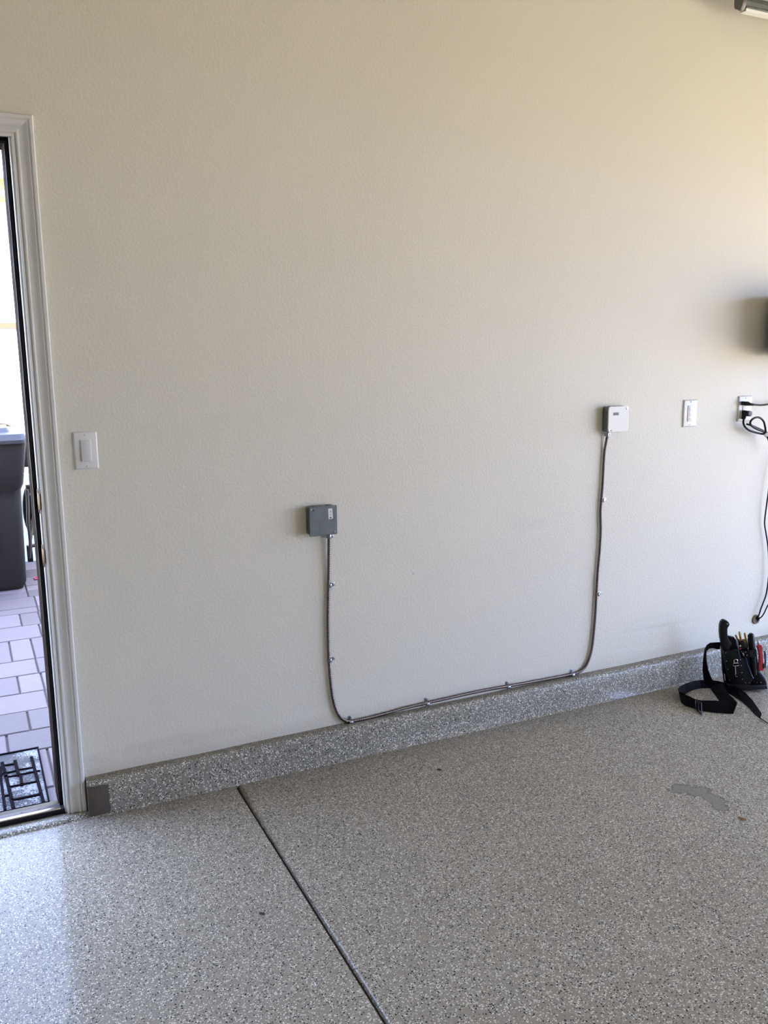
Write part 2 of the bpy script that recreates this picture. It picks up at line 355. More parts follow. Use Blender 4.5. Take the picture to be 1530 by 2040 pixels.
# ------------------------------------------------------------------ doorway: casing, jamb, stop, weatherstrip, threshold
cp = [(0, 0), (0, .0095), (.002, .0115), (.0045, .0115), (.006, .0105), (.0065, .0085), (.0085, .0085), (.010, .0115), (.013, .0135), (.0165, .0135), (.018, .0125), (.0185, .0105), (.0215, .0100), (.027, .0105), (.034, .0125), (.040, .0155), (.0425, .0165), (.0435, .0145), (.0455, .0140), (.047, .0165), (.050, .0180), (.0568, .0180), (.060, .0135), (.060, 0)]
ix, iz = .194, 2.076; jx2 = JL-.006
b = MB(); rows = []
for (bx, bz, sx_, sz_) in ((ix, .012, 1, 0), (ix, iz, 1, 1), (jx2, iz, -1, 1), (jx2, .012, -1, 0)):
    rows.append([b.bm.verts.new((bx+sx_*u, -v, bz+sz_*u)) for u, v in cp])
for i in range(3):
    for k in range(len(cp)-1): b.bm.faces.new((rows[i][k], rows[i][k+1], rows[i+1][k+1], rows[i+1][k]))
b.bm.faces.new(rows[0]); b.bm.faces.new(rows[-1])
cas = struct(b.build('trim_1', M['trim'])); cas.data.polygons.foreach_set('use_smooth', [True]*len(cas.data.polygons)); cas.data.set_sharp_from_angle(angle=math.radians(22))
fr = struct(MB().box((JR, 0, .013), (JR+.02, TH+.01, JT+.02)).box((JL-.02, 0, .013), (JL, TH+.01, JT+.02)).box((JL, 0, JT), (JR, TH+.01, JT+.02)).build('door_1', M['trim'], bevel=.001))
MB().box((JR-.014, .052, .013), (JR, TH+.012, JT)).box((JL, .052, .013), (JL+.012, TH+.012, JT)).box((JL, .052, JT-.012), (JR, TH+.012, JT)).build('door_stop', M['stop'], fr)
b = MB()
b.tube([(JR-.007, .045, .02+i*.05) for i in range(42)], lambda i: .0065+.0006*math.sin(i*1.7), 12)
b.tube([(JR-.005-i*.05, .045, JT-.010) for i in range(19)], .0085, 12)
b.box((JR-.012, .040, .013), (JR-.002, .053, JT)); b.build('weatherstrip', M['seal'], fr, smooth=True)
for z, h, nm in ((1.035, .075, 'deadbolt_strike'), (.865, .07, 'latch_strike')):
    b = MB().box((JR-.0025, .004, z-h/2), (JR+.0005, .036, z+h/2))
    b.prism([(JR-.0025, .004, z-h/2+.008), (JR+.004, -.007, z-h/2+.014), (JR+.004, -.007, z+h/2-.014), (JR-.0025, .004, z+h/2-.008)], (-.002, 0, 0))
    pl = b.build(nm, M['brass'], fr, bevel=.0007)
    MB().box((JR-.0032, .012, z-.014), (JR-.002, .028, z+.014)).build('strike_hole', M['slot'], pl)
sl = struct(MB().box((JL, -.003, .012), (JR, .024, .030)).box((JL, .004, -.06), (JR, .12, .002)).build('trim_2', M['seal'], bevel=.001))
MB().prism([(JL, -.002, .030), (JL, .000, .033), (JL, .012, .034), (JL, .013, .030)], (JR-JL-.012, 0, 0)).build('metal_strip', M['alu'], sl, bevel=.001)
MB().prism([(JL, .012, .032), (JL, .043, .029), (JL, .050, .020), (JL, .158, -.035), (JL, .158, -.05), (JL, .012, .004)], (JR-JL-.012, 0, 0)).build('outer_sill', M['sill'], sl, bevel=.001)
for x, y in ((.145, .030), (.112, .030), (.06, .030), (-.1, .030)):
    MB().cyl((x, y, .024), (x, y, .0312), .004, n=10).build('sill_screw', M['slot'], sl)

# ------------------------------------------------------------------ outside: pavers, mat, block wall, house, bins
GZ0 = -.10
b = MB(); tone = b.bm.faces.layers.float.new('tone')
rowsY = [.165, .44, .79, 1.003, 1.235, 1.468, 1.721, 1.954, 2.321, 2.586, 2.857, 2.984, 3.25, 3.41, 3.55, 3.80, 4.02, 4.33]
cols = {1: [.150, .192, .7], 2: [.05, .66], 3: [.146, .52], 4: [-.2, .24, .6], 5: [.133, .242, .64], 6: [-.1, .235, .5], 7: [.125, .236, .66], 8: [-.15, .30, .6], 9: [.21, .318, .6], 10: [-.05, .322, .5], 11: [.1, .324, .62]}
for i in range(len(rowsY)-1):
    y0, y1 = rowsY[i], rowsY[i+1]
    xs = [-3.0]; x = -3.0
    known = cols.get(i+0, None)
    if known is None: known = [[-.1, .29, .55], [.05, .29, .66]][i % 2]
    lo = known[0]
    while x < lo-.45: x += random.choice((.18, .27, .36)); xs.append(x)
    xs += known; x = known[-1]
    while x < 3.0: x += random.choice((.18, .27, .36)); xs.append(x)
    for k in range(len(xs)-1):
        g = .0035; q = [(xs[k]+g, y0+g), (xs[k+1]-g, y0+g), (xs[k+1]-g, y1-g), (xs[k]+g, y1-g)]
        e = .004; t = random.random(); hz = random.uniform(-.0015, .0015)
        cx, cy = (q[0][0]+q[2][0])/2, (q[0][1]+q[2][1])/2
        vb = [b.bm.verts.new((px, py, GZ0-.05)) for px, py in q]; vm = [b.bm.verts.new((px, py, GZ0-.006+hz)) for px, py in q]
        vt = [b.bm.verts.new((px+(e if px < cx else -e), py+(e if py < cy else -e), GZ0+hz)) for px, py in q]
        fs = [b.bm.faces.new(vt)]
        for r1, r2 in ((vb, vm), (vm, vt)):
            for j in range(4): fs.append(b.bm.faces.new((r1[j], r1[(j+1) % 4], r2[(j+1) % 4], r2[j])))
        for f in fs: f[tone] = t
pv = b.build('paver_walkway', M['paver']); struct(pv)
struct(MB().box((-3.2, .15, -.4), (4.5, 4.40, GZ0-.012)).build('paver_bed', mat('joint_sand', (.06, .05, .045), .9)))
struct(MB().box((-40, 4.4, -.5), (60, 50, GZ0-.01)).box((4.5, .15, -.5), (60, 4.4, GZ0-.01)).box((GX+.2, -40, -.5), (60, .15, -.03)).box((-40, -40, -.5), (GX+.2, YB-.15, -.03)).box((-40, YB-.15, -.5), (XL-.15, 4.4, -.12)).build('driveway', M['drive']))

mt_ = thing('doormat', 'black ladder patterned rubber doormat with pale speckled pile outside the door', 'doormat', (-.28, .55, GZ0))
zt = GZ0+.012
bw = [(0, 290), (700, 150), (760, 160), (1025, 1125), (1060, 1250)]
MB().box((-.72, .30, GZ0+.001), (.156, .785, GZ0+.009)).build('mat_pile', M['matpile'], mt_, bevel=.002)
def cpx(x, y): return G(x/10.74, 1490+y/10.74, zt)
b = MB()
def bar(p, q, wd):
    a = cpx(*p); c = cpx(*q); d = (c-a).normalized(); s = Vector((-d.y, d.x, 0))*wd/2; a = a-d*.002; c = c+d*.002
    b.prism([a+s-Vector((0, 0, .004)), c+s-Vector((0, 0, .004)), c-s-Vector((0, 0, .004)), a-s-Vector((0, 0, .004))], (0, 0, .006))
for p, q, wd in (((672, 190), (928, 1150), .011), ((320, 270), (400, 590), .012), ((440, 560), (470, 800), .010), ((45, 310), (130, 620), .012), ((130, 600), (290, 1290), .012), ((10, 600), (110, 1320), .010), ((0, 400), (12, 620), .012),
                 ((90, 372), (300, 340), .008), ((120, 535), (335, 490), .008), ((165, 618), (350, 585), .008), ((375, 470), (700, 415), .007), ((365, 583), (730, 505), .008), ((205, 832), (780, 715), .009), ((90, 1030), (200, 1005), .008), ((265, 1110), (870, 985), .010), ((780, 495), (850, 485), .007), ((0, 560), (100, 545), .008)):
    bar(p, q, wd)
for i in range(6):                        # the same lattice goes on to the left
    x = -.08-i*.10; b.box((x, .31, GZ0+.008), (x+.012, .775, zt+.002))
for y in (.36, .45, .52, .60, .66, .72): b.box((-.70, y, GZ0+.008), (-.02, y+.01, zt+.002))
b.build('raised_lattice', M['matbar'], mt_)
MB().box((-.725, .781, GZ0+.001), (.161, .789, zt+.002)).box((.155, .296, GZ0+.001), (.161, .789, zt+.002)).box((-.725, .296, GZ0+.001), (.161, .303, zt+.002)).box((-.727, .296, GZ0+.001), (-.720, .789, zt+.002)).build('mat_border', M['matbar'], mt_)

blk = struct(MB().box((-9, 4.35, -.3), (9, 4.50, 1.66)).build('garden_wall', M['stucco']))
MB().box((-9, 4.33, 1.66), (.72, 4.52, 1.70)).build('wall_cap', M['capm'], blk)
hs = struct(MB().box((-10, 7.0, -.3), (10, 13, 2.95)).build('neighbouring_house', M['stucco']))
MB().box((-10.5, 6.6, 2.95), (10.5, 13.4, 3.1)).build('fascia', M['stucco2'], hs)
MB().prism([(-10.5, 6.5, 3.1), (-10.5, 13.5, 3.1), (-10.5, 10, 4.6)], (21, 0, 0)).build('roof_slope', M['stucco'], hs)

BY = 3.42                                 # front of the grey bin
def BP(x, y, k=0): return PL(x, y, Vector((0, BY, 0)), Vector((0, -1, 0)), k)
bt = BP(40, 880, .08).z; xr = BP(53, 1100).x; xru = BP(54.5, 905, .045).x; xl = xr-.50
bn = thing('wheeled_bin', 'large dark grey wheeled bin standing on the pavers outside the door', 'bin', ((xr+xl)/2, BY+.3, GZ0))
def rbox(x0, x1, y0, y1, r, z, n=4):
    out = []
    for cx, cy, a in ((x1-r, y1-r, 0), (x0+r, y1-r, 90), (x0+r, y0+r, 180), (x1-r, y0+r, 270)):
        for k in range(n+1):
            t = math.radians(a+90*k/n); out.append(Vector((cx+r*math.cos(t), cy+r*math.sin(t), z)))
    return out
def loft(b, rings):
    vs = [[b.bm.verts.new(p) for p in r] for r in rings]
    for i in range(len(vs)-1):
        for k in range(len(vs[i])): b.bm.faces.new((vs[i][k], vs[i][(k+1) % len(vs[i])], vs[i+1][(k+1) % len(vs[i])], vs[i+1][k]))
    b.bm.faces.new(vs[0][::-1]); b.bm.faces.new(vs[-1])
zs = BP(30, 968).z
D0, D1 = BY, BY+.50
b = MB(); ex = xru-xr
loft(b, [rbox(xl+.04, xr-.035, D0+.06, D1-.02, .05, GZ0+.0), rbox(xl+.02, xr-.012, D0+.03, D1, .05, GZ0+.05), rbox(xl, xr, D0, D1, .05, zs-.10), rbox(xl, xr+.002, D0-.002, D1, .05, zs-.03), rbox(xl-.012, xr+.018, D0-.035, D1+.02, .05, zs+.01), rbox(xl-.02, xru, D0-.045, D1+.05, .05, bt-.02), rbox(xl-.02, xru, D0-.045, D1+.05, .05, bt)])
b.build('bin_body', M['bin'], bn, smooth=True)
b = MB(); loft(b, [rbox(xl-.03, xru+.008, D0-.075, D1+.06, .05, bt-.012), rbox(xl-.03, xru+.008, D0-.08, D1+.06, .05, bt+.010), rbox(xl-.01, xru-.004, D0-.06, D1+.05, .05, bt+.048), rbox(xl+.03, xru-.03, D0+.02, D1+.03, .05, bt+.058)])
lid = b.build('lid', M['binlid'], bn, smooth=True)
b = MB(); loft(b, [rbox(xl+.12, xru-.09, D0+.02, D1-.12, .03, bt+.052), rbox(xl+.14, xru-.10, D0+.05, D1-.14, .03, bt+.085)]); b.build('lid_panel', M['binlid'], lid, smooth=True)
b = MB(); b.tube(spline([(xl+.05, D1+.10, bt+.02), (xl+.08, D1+.12, bt+.06), ((xl+xr)/2, D1+.13, bt+.075), (xru-.09, D1+.12, bt+.07), (xru-.02, D1+.08, bt+.03)], .04), .016, 10); b.build('handle_bar', M['brownbin'], bn, smooth=True)
for x in (xl+.04, xr-.03):
    b = MB(); b.cyl((x-.02, D1+.03, GZ0+.10), (x+.02, D1+.03, GZ0+.10), .10, n=24); b.build('wheel', M['tyre'], bn, bevel=.008)
MB().box((xl+.05, D0-.012, GZ0+.25), (xl+.32, D0+.02, GZ0+.55)).build('front_panel', M['bin'], bn, bevel=.006)
MB().box((xr-.002, D0+.02, bt-.18), (xru+.006, D0+.06, bt-.012)).build('side_grip', M['bin'], bn, bevel=.004)

BY2 = 4.0
def BQ(x, y, k=0): return PL(x, y, Vector((0, BY2, 0)), Vector((0, -1, 0)), k)
cz0 = BQ(60, 1118).z
sc = thing('garden_cart', 'dark wheeled garden cart with pale curved handle behind the grey bin', 'cart', (BQ(62, 1115).x, BY2, GZ0))
c0 = BQ(66, 1016)
MB().tube([c0+Vector((.055*math.cos(t*2*PI/20), 0, .19*math.sin(t*2*PI/20)))*.9 for t in range(20)], .022, 8, closed=True).build('wheel', M['tyre'], sc, smooth=True)
MB().prism([BQ(57, 990), BQ(63, 985), BQ(67, 990), BQ(66, 1030), BQ(60, 1045), BQ(57, 1025)], (0, .05, 0)).build('dark_tub', M['tyre'], sc, bevel=.004)
MB().tube(spline([BQ(54, 975, .04), BQ(55.5, 1010, .04), BQ(56, 1040, .04), BQ(59, 1065, .04), BQ(60.5, 1085, .04), BQ(58.5, 1112, .04)], .02), .012, 8).build('curved_leg', M['brownbin'], sc, smooth=True)
MB().box(BQ(56, 1120), BQ(64, 1088)+Vector((0, .05, 0))).build('foot', M['tyre'], sc)
MB().tube([BQ(70.5, 1015, .03), BQ(64, 1050, .03), BQ(60, 1075, .03)], .014, 8).build('pale_stay', mat('weathered_steel', (.10, .088, .06), .5, .2), sc)
MB().tube([BQ(64, 1087), BQ(76, 1086)], .014, 8).build('axle', M['brownbin'], sc)
MB().box(BQ(52, 980), BQ(57.5, 966)+Vector((0, .02, 0))).build('red_panel', M['rust'], sc)
b = MB()
for k in range(5):
    p = G(70.5+k*.9, 1151.5+(k % 3)*1.2, GZ0+.004); b.box(p-Vector((.010, .012, 0)), p+Vector((.010, .012, .006)))
tag(b.build('fallen_petal', M['pink'], bevel=.002), 'small clump of pink petals on the pavers by the bins', 'petals')
vtx = [tuple(G(*q, GZ0+.002)) for q in ((57, 1122), (64, 1118), (76, 1116), (78, 1126), (70, 1131), (58, 1128))]

# ------------------------------------------------------------------ wall plates
def plate(root, x0, x1, z0, z1):
    b = MB(); t = .0062; i = .004
    bot = [(x0, 0, z0), (x1, 0, z0), (x1, 0, z1), (x0, 0, z1)]; mid = [(x, -.0022, z) for x, _, z in bot]
    top = [(x0+i, -t, z0+i), (x1-i, -t, z0+i), (x1-i, -t, z1-i), (x0+i, -t, z1-i)]
    vs = [[b.bm.verts.new(p) for p in r] for r in (bot, mid, top)]
    for k in range(2):
        for j in range(4): b.bm.faces.new((vs[k][j], vs[k][(j+1) % 4], vs[k+1][(j+1) % 4], vs[k+1][j]))
    b.bm.faces.new(vs[0]); b.bm.faces.new(vs[2])
    return b.build('faceplate', M['white'], root, bevel=.0006)
def screws(root, cx, z0, z1):
    for z in (z0+.0095, z1-.0095):
        s = MB().cyl((cx, -.006, z), (cx, -.0078, z), .0032, .0026, 14).build('screw', M['white'], root, smooth=True)
        MB().box((cx-.0005, -.0081, z-.0028), (cx+.0005, -.0077, z+.0028)).build('screw_slot', M['inkg'], s)
t = thing('light_switch', 'white rocker light switch on the wall just right of the doorway', 'light switch', (.333, 0, 1.125))
x0, x1, z0, z1 = .297, .368, 1.124, 1.239; cx = (x0+x1)/2; zc = (z0+z1)/2
plate(t, x0, x1, z0, z1); screws(t, cx, z0, z1)
MB().box((cx-.0168, -.0075, zc-.0335), (cx+.0168, -.003, zc+.0335)).build('switch_frame', M['white2'], t, bevel=.0005)
MB().prism([(cx-.0145, -.007, zc-.031), (cx-.0145, -.015, zc-.031), (cx-.0145, -.0105, zc), (cx-.0145, -.0078, zc+.031), (cx-.0145, -.004, zc+.031)], (.029, 0, 0)).build('rocker', M['white2'], t, bevel=.0008)
t = thing('wall_timer_switch', 'white wall switch with small buttons between the bright box and the outlet', 'light switch', (2.783, 0, 1.14))
x0, x1, z0, z1 = 2.745, 2.822, 1.139, 1.254; cx = (x0+x1)/2; zc = (z0+z1)/2
plate(t, x0, x1, z0, z1); screws(t, cx, z0, z1)
fm = MB().box((cx-.0168, -.0085, zc-.0335), (cx+.0168, -.003, zc+.0335)).build('switch_frame', M['white'], t, bevel=.0005)
MB().box((cx-.0172, -.0068, zc-.0340), (cx+.0172, -.0060, zc+.0340)).build('frame_gap', mat('soft_gap', (.28, .27, .26), .7), t)
for dz, hh in ((.018, .010), (-.004, .009), (-.022, .004)):
    MB().box((cx-.010, -.0091, zc+dz-hh), (cx+.010, -.008, zc+dz+hh)).build('button', M['white2'], t, bevel=.0006)
for k in range(3): MB().box((cx-.006, -.0094, zc-.010+k*.005), (cx+.006, -.0088, zc-.0085+k*.005)).build('printed_line', mat('faint_ink', (.52, .51, .49), .6), t)
t = thing('wall_outlet', 'white double outlet with two black plugs near the right edge', 'outlet', (3.102, 0, 1.15))
x0, x1, z0, z1 = 3.061, 3.142, 1.149, 1.26; cx = (x0+x1)/2; zc = (z0+z1)/2
plate(t, x0, x1, z0, z1); screws(t, cx, z0, z1)
rc = MB().box((cx-.0168, -.0085, zc-.0335), (cx+.0168, -.003, zc+.0335)).build('receptacle', M['white'], t, bevel=.0005)
for dz in (.019, -.019):
    for dx in (-.006, .006): MB().box((cx+dx-.0009, -.0088, zc+dz-.003), (cx+dx+.0009, -.0083, zc+dz+.004)).build('slot', M['slot'], rc)
MB().box((cx-.005, -.0095, zc-.003), (cx+.005, -.0083, zc+.003)).build('test_button', M['white2'], rc)

# ------------------------------------------------------------------ junction boxes
def jbox(name, label, x0, z0, depth, cover_mat, corner, conn_x, screws_at, group=None):
    s = .102; x1, z1 = x0+s, z0+s
    t = thing(name, label, 'junction box', (x0+s/2, 0, z0))
    def rr(a0, a1, b0, b1, r, y, n=4):
        out = []
        for cx, cz_, a in ((a1-r, b1-r, 0), (a0+r, b1-r, 90), (a0+r, b0+r, 180), (a1-r, b0+r, 270)):
            for k in range(n+1):
                th = math.radians(a+90*k/n); out.append(Vector((cx+r*math.cos(th), y, cz_+r*math.sin(th))))
        return out
    b = MB(); loft(b, [rr(x0+.001, x1-.001, z0+.001, z1-.001, .010, 0), rr(x0+.001, x1-.001, z0+.001, z1-.001, .010, -depth+.0025)]); body = b.build('box_body', M['galv'], t, bevel=.0008, smooth=True)
    b = MB(); loft(b, [rr(x0-.0005, x1+.0005, z0-.0005, z1+.0005, corner, -depth+.0025), rr(x0-.0005, x1+.0005, z0-.0005, z1+.0005, corner, -depth+.0005), rr(x0+.0012, x1-.0012, z0+.0012, z1-.0012, corner, -depth-.0006)]); cv = b.build('cover', cover_mat, t, smooth=True); cv.data.set_sharp_from_angle(angle=math.radians(20))
    ym = -depth*.5
    for zz in (z0+.026, z0+.051, z0+.076):
        MB().cyl((x0+.0012, ym, zz), (x0-.0006, ym, zz), .0095, n=18).build('knockout', M['galv'], body)
    for xx in (x0+.026, x0+.051, x0+.076):
        MB().cyl((xx, ym, z1-.0012), (xx, ym, z1+.0008), .0105, n=18).build('knockout', M['galv'], body)
    for (px, pz) in screws_at:
        MB().cyl((x0+px-.002, -depth, z0+pz), (x0+px-.002, -depth-.0022, z0+pz), .0045, .0038, 16).build('cover_screw', M['zinc'], cv, smooth=True)
        sx = .005 if px < .05 else -.004
        MB().cyl((x0+px+sx, -depth-.0002, z0+pz-.003), (x0+px+sx, -depth-.0009, z0+pz-.003), .0030, n=12).build('screw_hole', M['slot'], cv)
    b = MB().cyl((conn_x, -.014, z0+.001), (conn_x, -.014, z0-.004), .0118, n=8).cyl((conn_x, -.014, z0-.004), (conn_x, -.014, z0-.018), .0095, n=16)
    b.box((conn_x+.006, -.019, z0-.017), (conn_x+.014, -.009, z0-.004)); b.cyl((conn_x+.010, -.019, z0-.0105), (conn_x+.010, -.022, z0-.0105), .0032, n=10)
    b.build('cable_connector', M['zinc'], t, bevel=.0004)
    return t, cv, x0, z0
c1 = W(655.5, 1068, .014).x
t, cv, bx, bz = jbox('junction_box', 'dull grey steel junction box with small white sticker, lower of the two boxes', 1.042, .846, .038, M['galv_cover'], .003, c1, [(.009, .094), (.094, .009)])
st = MB().prism([(bx+.070, -.0388, bz+.055), (bx+.086, -.0388, bz+.056), (bx+.084, -.0388, bz+.092), (bx+.069, -.0388, bz+.092)], (0, -.0003, 0)).build('paper_label', M['sticker'], cv)
for k, (dz, hh) in enumerate(((.058, .0022), (.0605, .001), (.066, .0006), (.070, .0009), (.0745, .0006), (.079, .0012), (.084, .0008))):
    MB().box((bx+.0735, -.0394, bz+dz), (bx+.0815, -.0390, bz+dz+hh*1.6)).build('print_bar', M['ink'], st)
c2 = W(1209.5, 868, .014).x
t, cv, bx, bz = jbox('junction_box', 'junction box with bright white cover, upper of the two boxes', 2.319, 1.141, .038, M['cover'], .010, c2, [(.009, .010), (.094, .094)])
st = MB().box((bx+.022, -.0390, bz+.066), (bx+.052, -.0387, bz+.079)).build('printed_label', mat('grey_print_ground', (.35, .35, .34), .6), cv)
for k in range(6): MB().box((bx+.025+k*.0042, -.0393, bz+.0685), (bx+.0275+k*.0042-.0003*(k % 2), -.0389, bz+.0765-.001*(k % 3))).build('print_character', M['ink'], st)

# ------------------------------------------------------------------ metal-clad cable and its straps
cpts = [(655.5, 1072), (655.3, 1110), (654.5, 1165), (653.5, 1235), (654.5, 1300), (656, 1325), (659, 1360), (663.5, 1392), (670, 1415), (678.5, 1429), (688, 1435.5), (698, 1436.5), (725, 1432), (776, 1419), (810, 1409.5), (849, 1400.5), (900, 1389), (960, 1376), (1010, 1367), (1078, 1355), (1136, 1343.5), (1156, 1337.5), (1168, 1325), (1177, 1302), (1182, 1271), (1186, 1228), (1188.5, 1183), (1191, 1140), (1195, 1095), (1197, 1055), (1196.5, 1020), (1198.4, 995), (1201, 960), (1202.5, 930), (1204.5, 900), (1207.5, 882), (1209.8, 870)]
P3 = []
for i, q in enumerate(cpts):
    off = .0085
    if i in (0, len(cpts)-1): off = .014
    if i in (1, len(cpts)-2): off = .012
    P3.append(W(q[0], q[1], off))
path = spline(P3, .0016)
rid = MB().tube(path, lambda i: .0063 if (i % 4) < 2 else .0053, 14)
cab = rid.build('metal_clad_cable', M['conduit'], smooth=False, origin=P3[0])
tag(cab, 'ribbed metal-clad cable strapped to the wall between the two junction boxes', 'cable')
for p in cab.data.polygons: p.use_smooth = True
SG = 'straps holding the metal-clad cable to the wall'
straps = [((655, 1165), (1, 0), 'zinc cable strap nearest below the dull grey junction box'), ((655.2, 1314), (1, .15), 'zinc cable strap low on the left vertical run, above the left bend'),
          ((697, 1436.5), (0, 1), 'zinc cable strap at the bottom of the left bend, lowest of all'), ((849, 1400.5), (0, 1), 'zinc cable strap on the horizontal run, next right of the left bend'),
          ((1010, 1367), (0, 1), 'zinc cable strap on the horizontal run, next left of the right bend strap'), ((1138, 1343), (0, 1), 'zinc cable strap at the start of the right bend above the curb'),
          ((1188.5, 1183), (1, 0), 'zinc cable strap midway up the right vertical run'), ((1198.4, 996), (1, 0), 'zinc cable strap nearest below the white covered junction box')]
for (q, d, lab) in straps:
    p = W(q[0], q[1], 0); dv = Vector((d[0], 0, d[1])).normalized(); al = Vector((-dv.z, 0, dv.x))
    t = thing('cable_strap', lab, 'cable strap', p, SG)
    hw = .0065; prs = []
    arc = []
    for k in range(9):
        a = PI*k/8; arc.append(p+Vector((0, -.0085, 0))+(dv*(-math.cos(a))*.0078)+Vector((0, -math.sin(a)*.0078, 0)))
    pth = [p+dv*-.0078+Vector((0, -.0012, 0))]+arc+[p+dv*.0078+Vector((0, -.0018, 0)), p+dv*.0105+Vector((0, -.0012, 0)), p+dv*.022+Vector((0, -.0012, 0))]
    MB().ribbon([(v-al*hw, v+al*hw) for v in pth], .0012).build('strap_band', M['zinc'], t, bevel=.0002)
    c = p+dv*.0155
    MB().cyl(c+Vector((0, -.0015, 0)), c+Vector((0, -.0050, 0)), .0052, .0042, 14).build('screw', M['zinc'], t, smooth=True)

# ------------------------------------------------------------------ plugs and cords at the right edge
def cable(name, label, pts, r, extra=None, cat='cord'):
    P = [W(x, y, o) for x, y, o in pts]; s = spline(P, .006)
    t = thing(name, label, cat, P[0]); MB().tube(s, r, 10).build('cord_line', M['cord'], t, smooth=True); return t
t = cable('power_cord', 'black power cord plugged into the upper socket, running off to the right', [(1494, 804, .024), (1503, 806, .026), (1515, 807, .028), (1530, 805.5, .03), (1560, 800, .03)], .0040)
MB().prism([W(1482.5, 801, .009), W(1484, 800, .030), W(1492, 800, .030), W(1497, 803.5, .030), W(1503, 805.5, .030), W(1503, 808.5, .030), W(1494, 808.5, .030), W(1483, 807.5, .030), W(1482, 806, .009)], (0, .020, 0)).build('plug', M['dplug'], t, bevel=.002)
t = cable('power_cord', 'black power cord plugged into the lower socket, looped and tied in a bundle', [(1482, 834, .026), (1481, 842, .030), (1484, 850, .034), (1492, 857, .038), (1505, 861.5, .04), (1519, 864.5, .042), (1526, 864, .045), (1521, 860, .048), (1508, 855, .05), (1497, 848, .05), (1494.5, 842, .052), (1498, 836, .054), (1506, 831.8, .054), (1514, 832.5, .052), (1521, 839, .05), (1524, 849, .05), (1525.5, 859, .05), (1527, 866, .05), (1532, 878, .05), (1540, 900, .05)], .0045)
MB().tube(spline([W(1488, 845, .044), W(1498, 848, .043), (W(1510, 853, .042)), W(1520, 858, .042), W(1528, 866, .045), W(1535, 880, .048)], .01), .0042, 10).build('folded_loop', M['cord'], t, smooth=True)
MB().prism([W(1481.5, 819, .012), W(1485, 817.5, .028), W(1489, 818, .034), W(1488.5, 824, .034), W(1485, 836.5, .032), W(1480, 834, .012)], (0, .016, 0)).build('plug', M['dplug'], t, bevel=.002)
cc = W(1492, 824, .026); MB().tube([cc+Vector((0, .014, 0)), cc+Vector((0, -.008, 0))], .0125, 20).build('plug_disc', M['gplug'], t, bevel=.001)
MB().ribbon([(W(1521, 866, .056), W(1525, 871.5, .056)), (W(1526, 862.5, .060), W(1529, 869, .060)), (W(1534, 858, .056), W(1536, 865, .056))], .004).build('cable_tie', M['tie'], t, bevel=.0005)
t = thing('wall_grommet', 'small tan oval cable grommet in the wall above the tool pouch', 'grommet', W(1505, 1233))
g0 = W(1505, 1233.5)
MB().tube([g0+Vector((.018*math.cos(k*PI/12), -.003, .018*math.sin(k*PI/12))) for k in range(24)], .0048, 8, closed=True).build('rim', M['grom'], t, smooth=True)
MB().cyl(g0+Vector((0, .001, 0)), g0+Vector((0, -.002, 0)), .017, n=20).build('hole', mat('grommet_inside', (.10, .08, .05), .8), t)
t = thing('hanging_cord', 'black cord hanging down the right edge into the wall grommet', 'cord', W(1507, 1232))
MB().tube(spline([W(1550, 905, .03), W(1534, 960, .022), W(1529.5, 990, .02), W(1526, 1015, .018), W(1523.2, 1042, .016), W(1526, 1062, .016), W(1530, 1090, .018), W(1532, 1130, .018), W(1530, 1160, .018), W(1526, 1185, .018), W(1520, 1202, .018), W(1515, 1215, .018), W(1512, 1225, .016), W(1507, 1232, .002)], .01), .0032, 10).build('cord_line', M['cord'], t, smooth=True)
t = thing('thin_cord', 'thin black cord entering the wall grommet from the lower right', 'cord', W(1508, 1235))
MB().tube(spline([W(1545, 1175, .022), W(1536, 1195, .022), W(1528, 1209, .022), W(1522, 1222, .020), W(1516, 1230, .016), W(1508, 1234.5, .002)], .01), .0029, 10).build('cord_line', M['cord'], t, smooth=True)
# wall-mounted dark box just cut by the frame
q0 = W(1529.6, 711, .035); q1 = W(1529.6, 588, .035)
t = thing('wall_mounted_box', 'dark box mounted on the wall, just cut off by the right edge of the photo', 'box', (q0.x+.2, 0, q0.z))
MB().box((q0.x+.08, -.04, q0.z+.03), (q0.x+.30, 0, q1.z-.03)).build('wall_bracket', M['box'], t)
MB().box((q0.x, -.23, q0.z), (q0.x+.42, -.035, q1.z+.0)).build('housing', M['box'], t, bevel=.004)
MB().box((q0.x+.013, -.234, q0.z+.01), (q0.x+.41, -.229, q1.z-.01)).build('front_cover', M['box'], t)
# garage door track, top right
a = W(1466, 8, .10)
t = thing('garage_door_track', 'galvanised garage door track end at the top right corner', 'track', a)
zt0 = W(1490, 24, .10).z; X1 = GX-.02
pr = [(-.030, .008), (-.034, .002), (-.030, 0), (.004, 0), (.008, .004), (.008, .040), (.004, .046), (-.030, .046), (-.034, .042), (-.030, .0385), (.0, .038), (.0, .006), (-.030, .006)]
MB().prism([(a.x+.022, -.10+y, zt0+z) for y, z in pr], (X1-a.x, 0, 0)).build('rail', M['galv'], t)
MB().prism([(a.x, -.10+y, zt0+z) for y, z in ((-.034, .075), (-.036, .02), (-.032, .004), (-.022, -.010), (-.010, -.004), (.006, .004), (.010, .02), (.010, .075))], (.020, 0, 0)).build('end_bracket', mat('dark_galvanised', (.16, .15, .14), .5, .6), t, bevel=.002)
MB().box((a.x-.012, -.125, zt0+.060), (a.x+.012, -.10, ZC)).build('hanger', M['galv'], t)
MB().cyl((a.x+.03, -.134, zt0+.045), (a.x+.03, -.142, zt0+.045), .009, n=6).build('bolt', M['galv'], t)
MB().box((a.x+.026, -.128, zt0-.010), (X1, -.098, zt0-.0005)).build('lit_underside_strip', mat('lit_underside_white', (.93, .92, .86), .25), t)  # added strip; its white stands for light caught on the track's underside

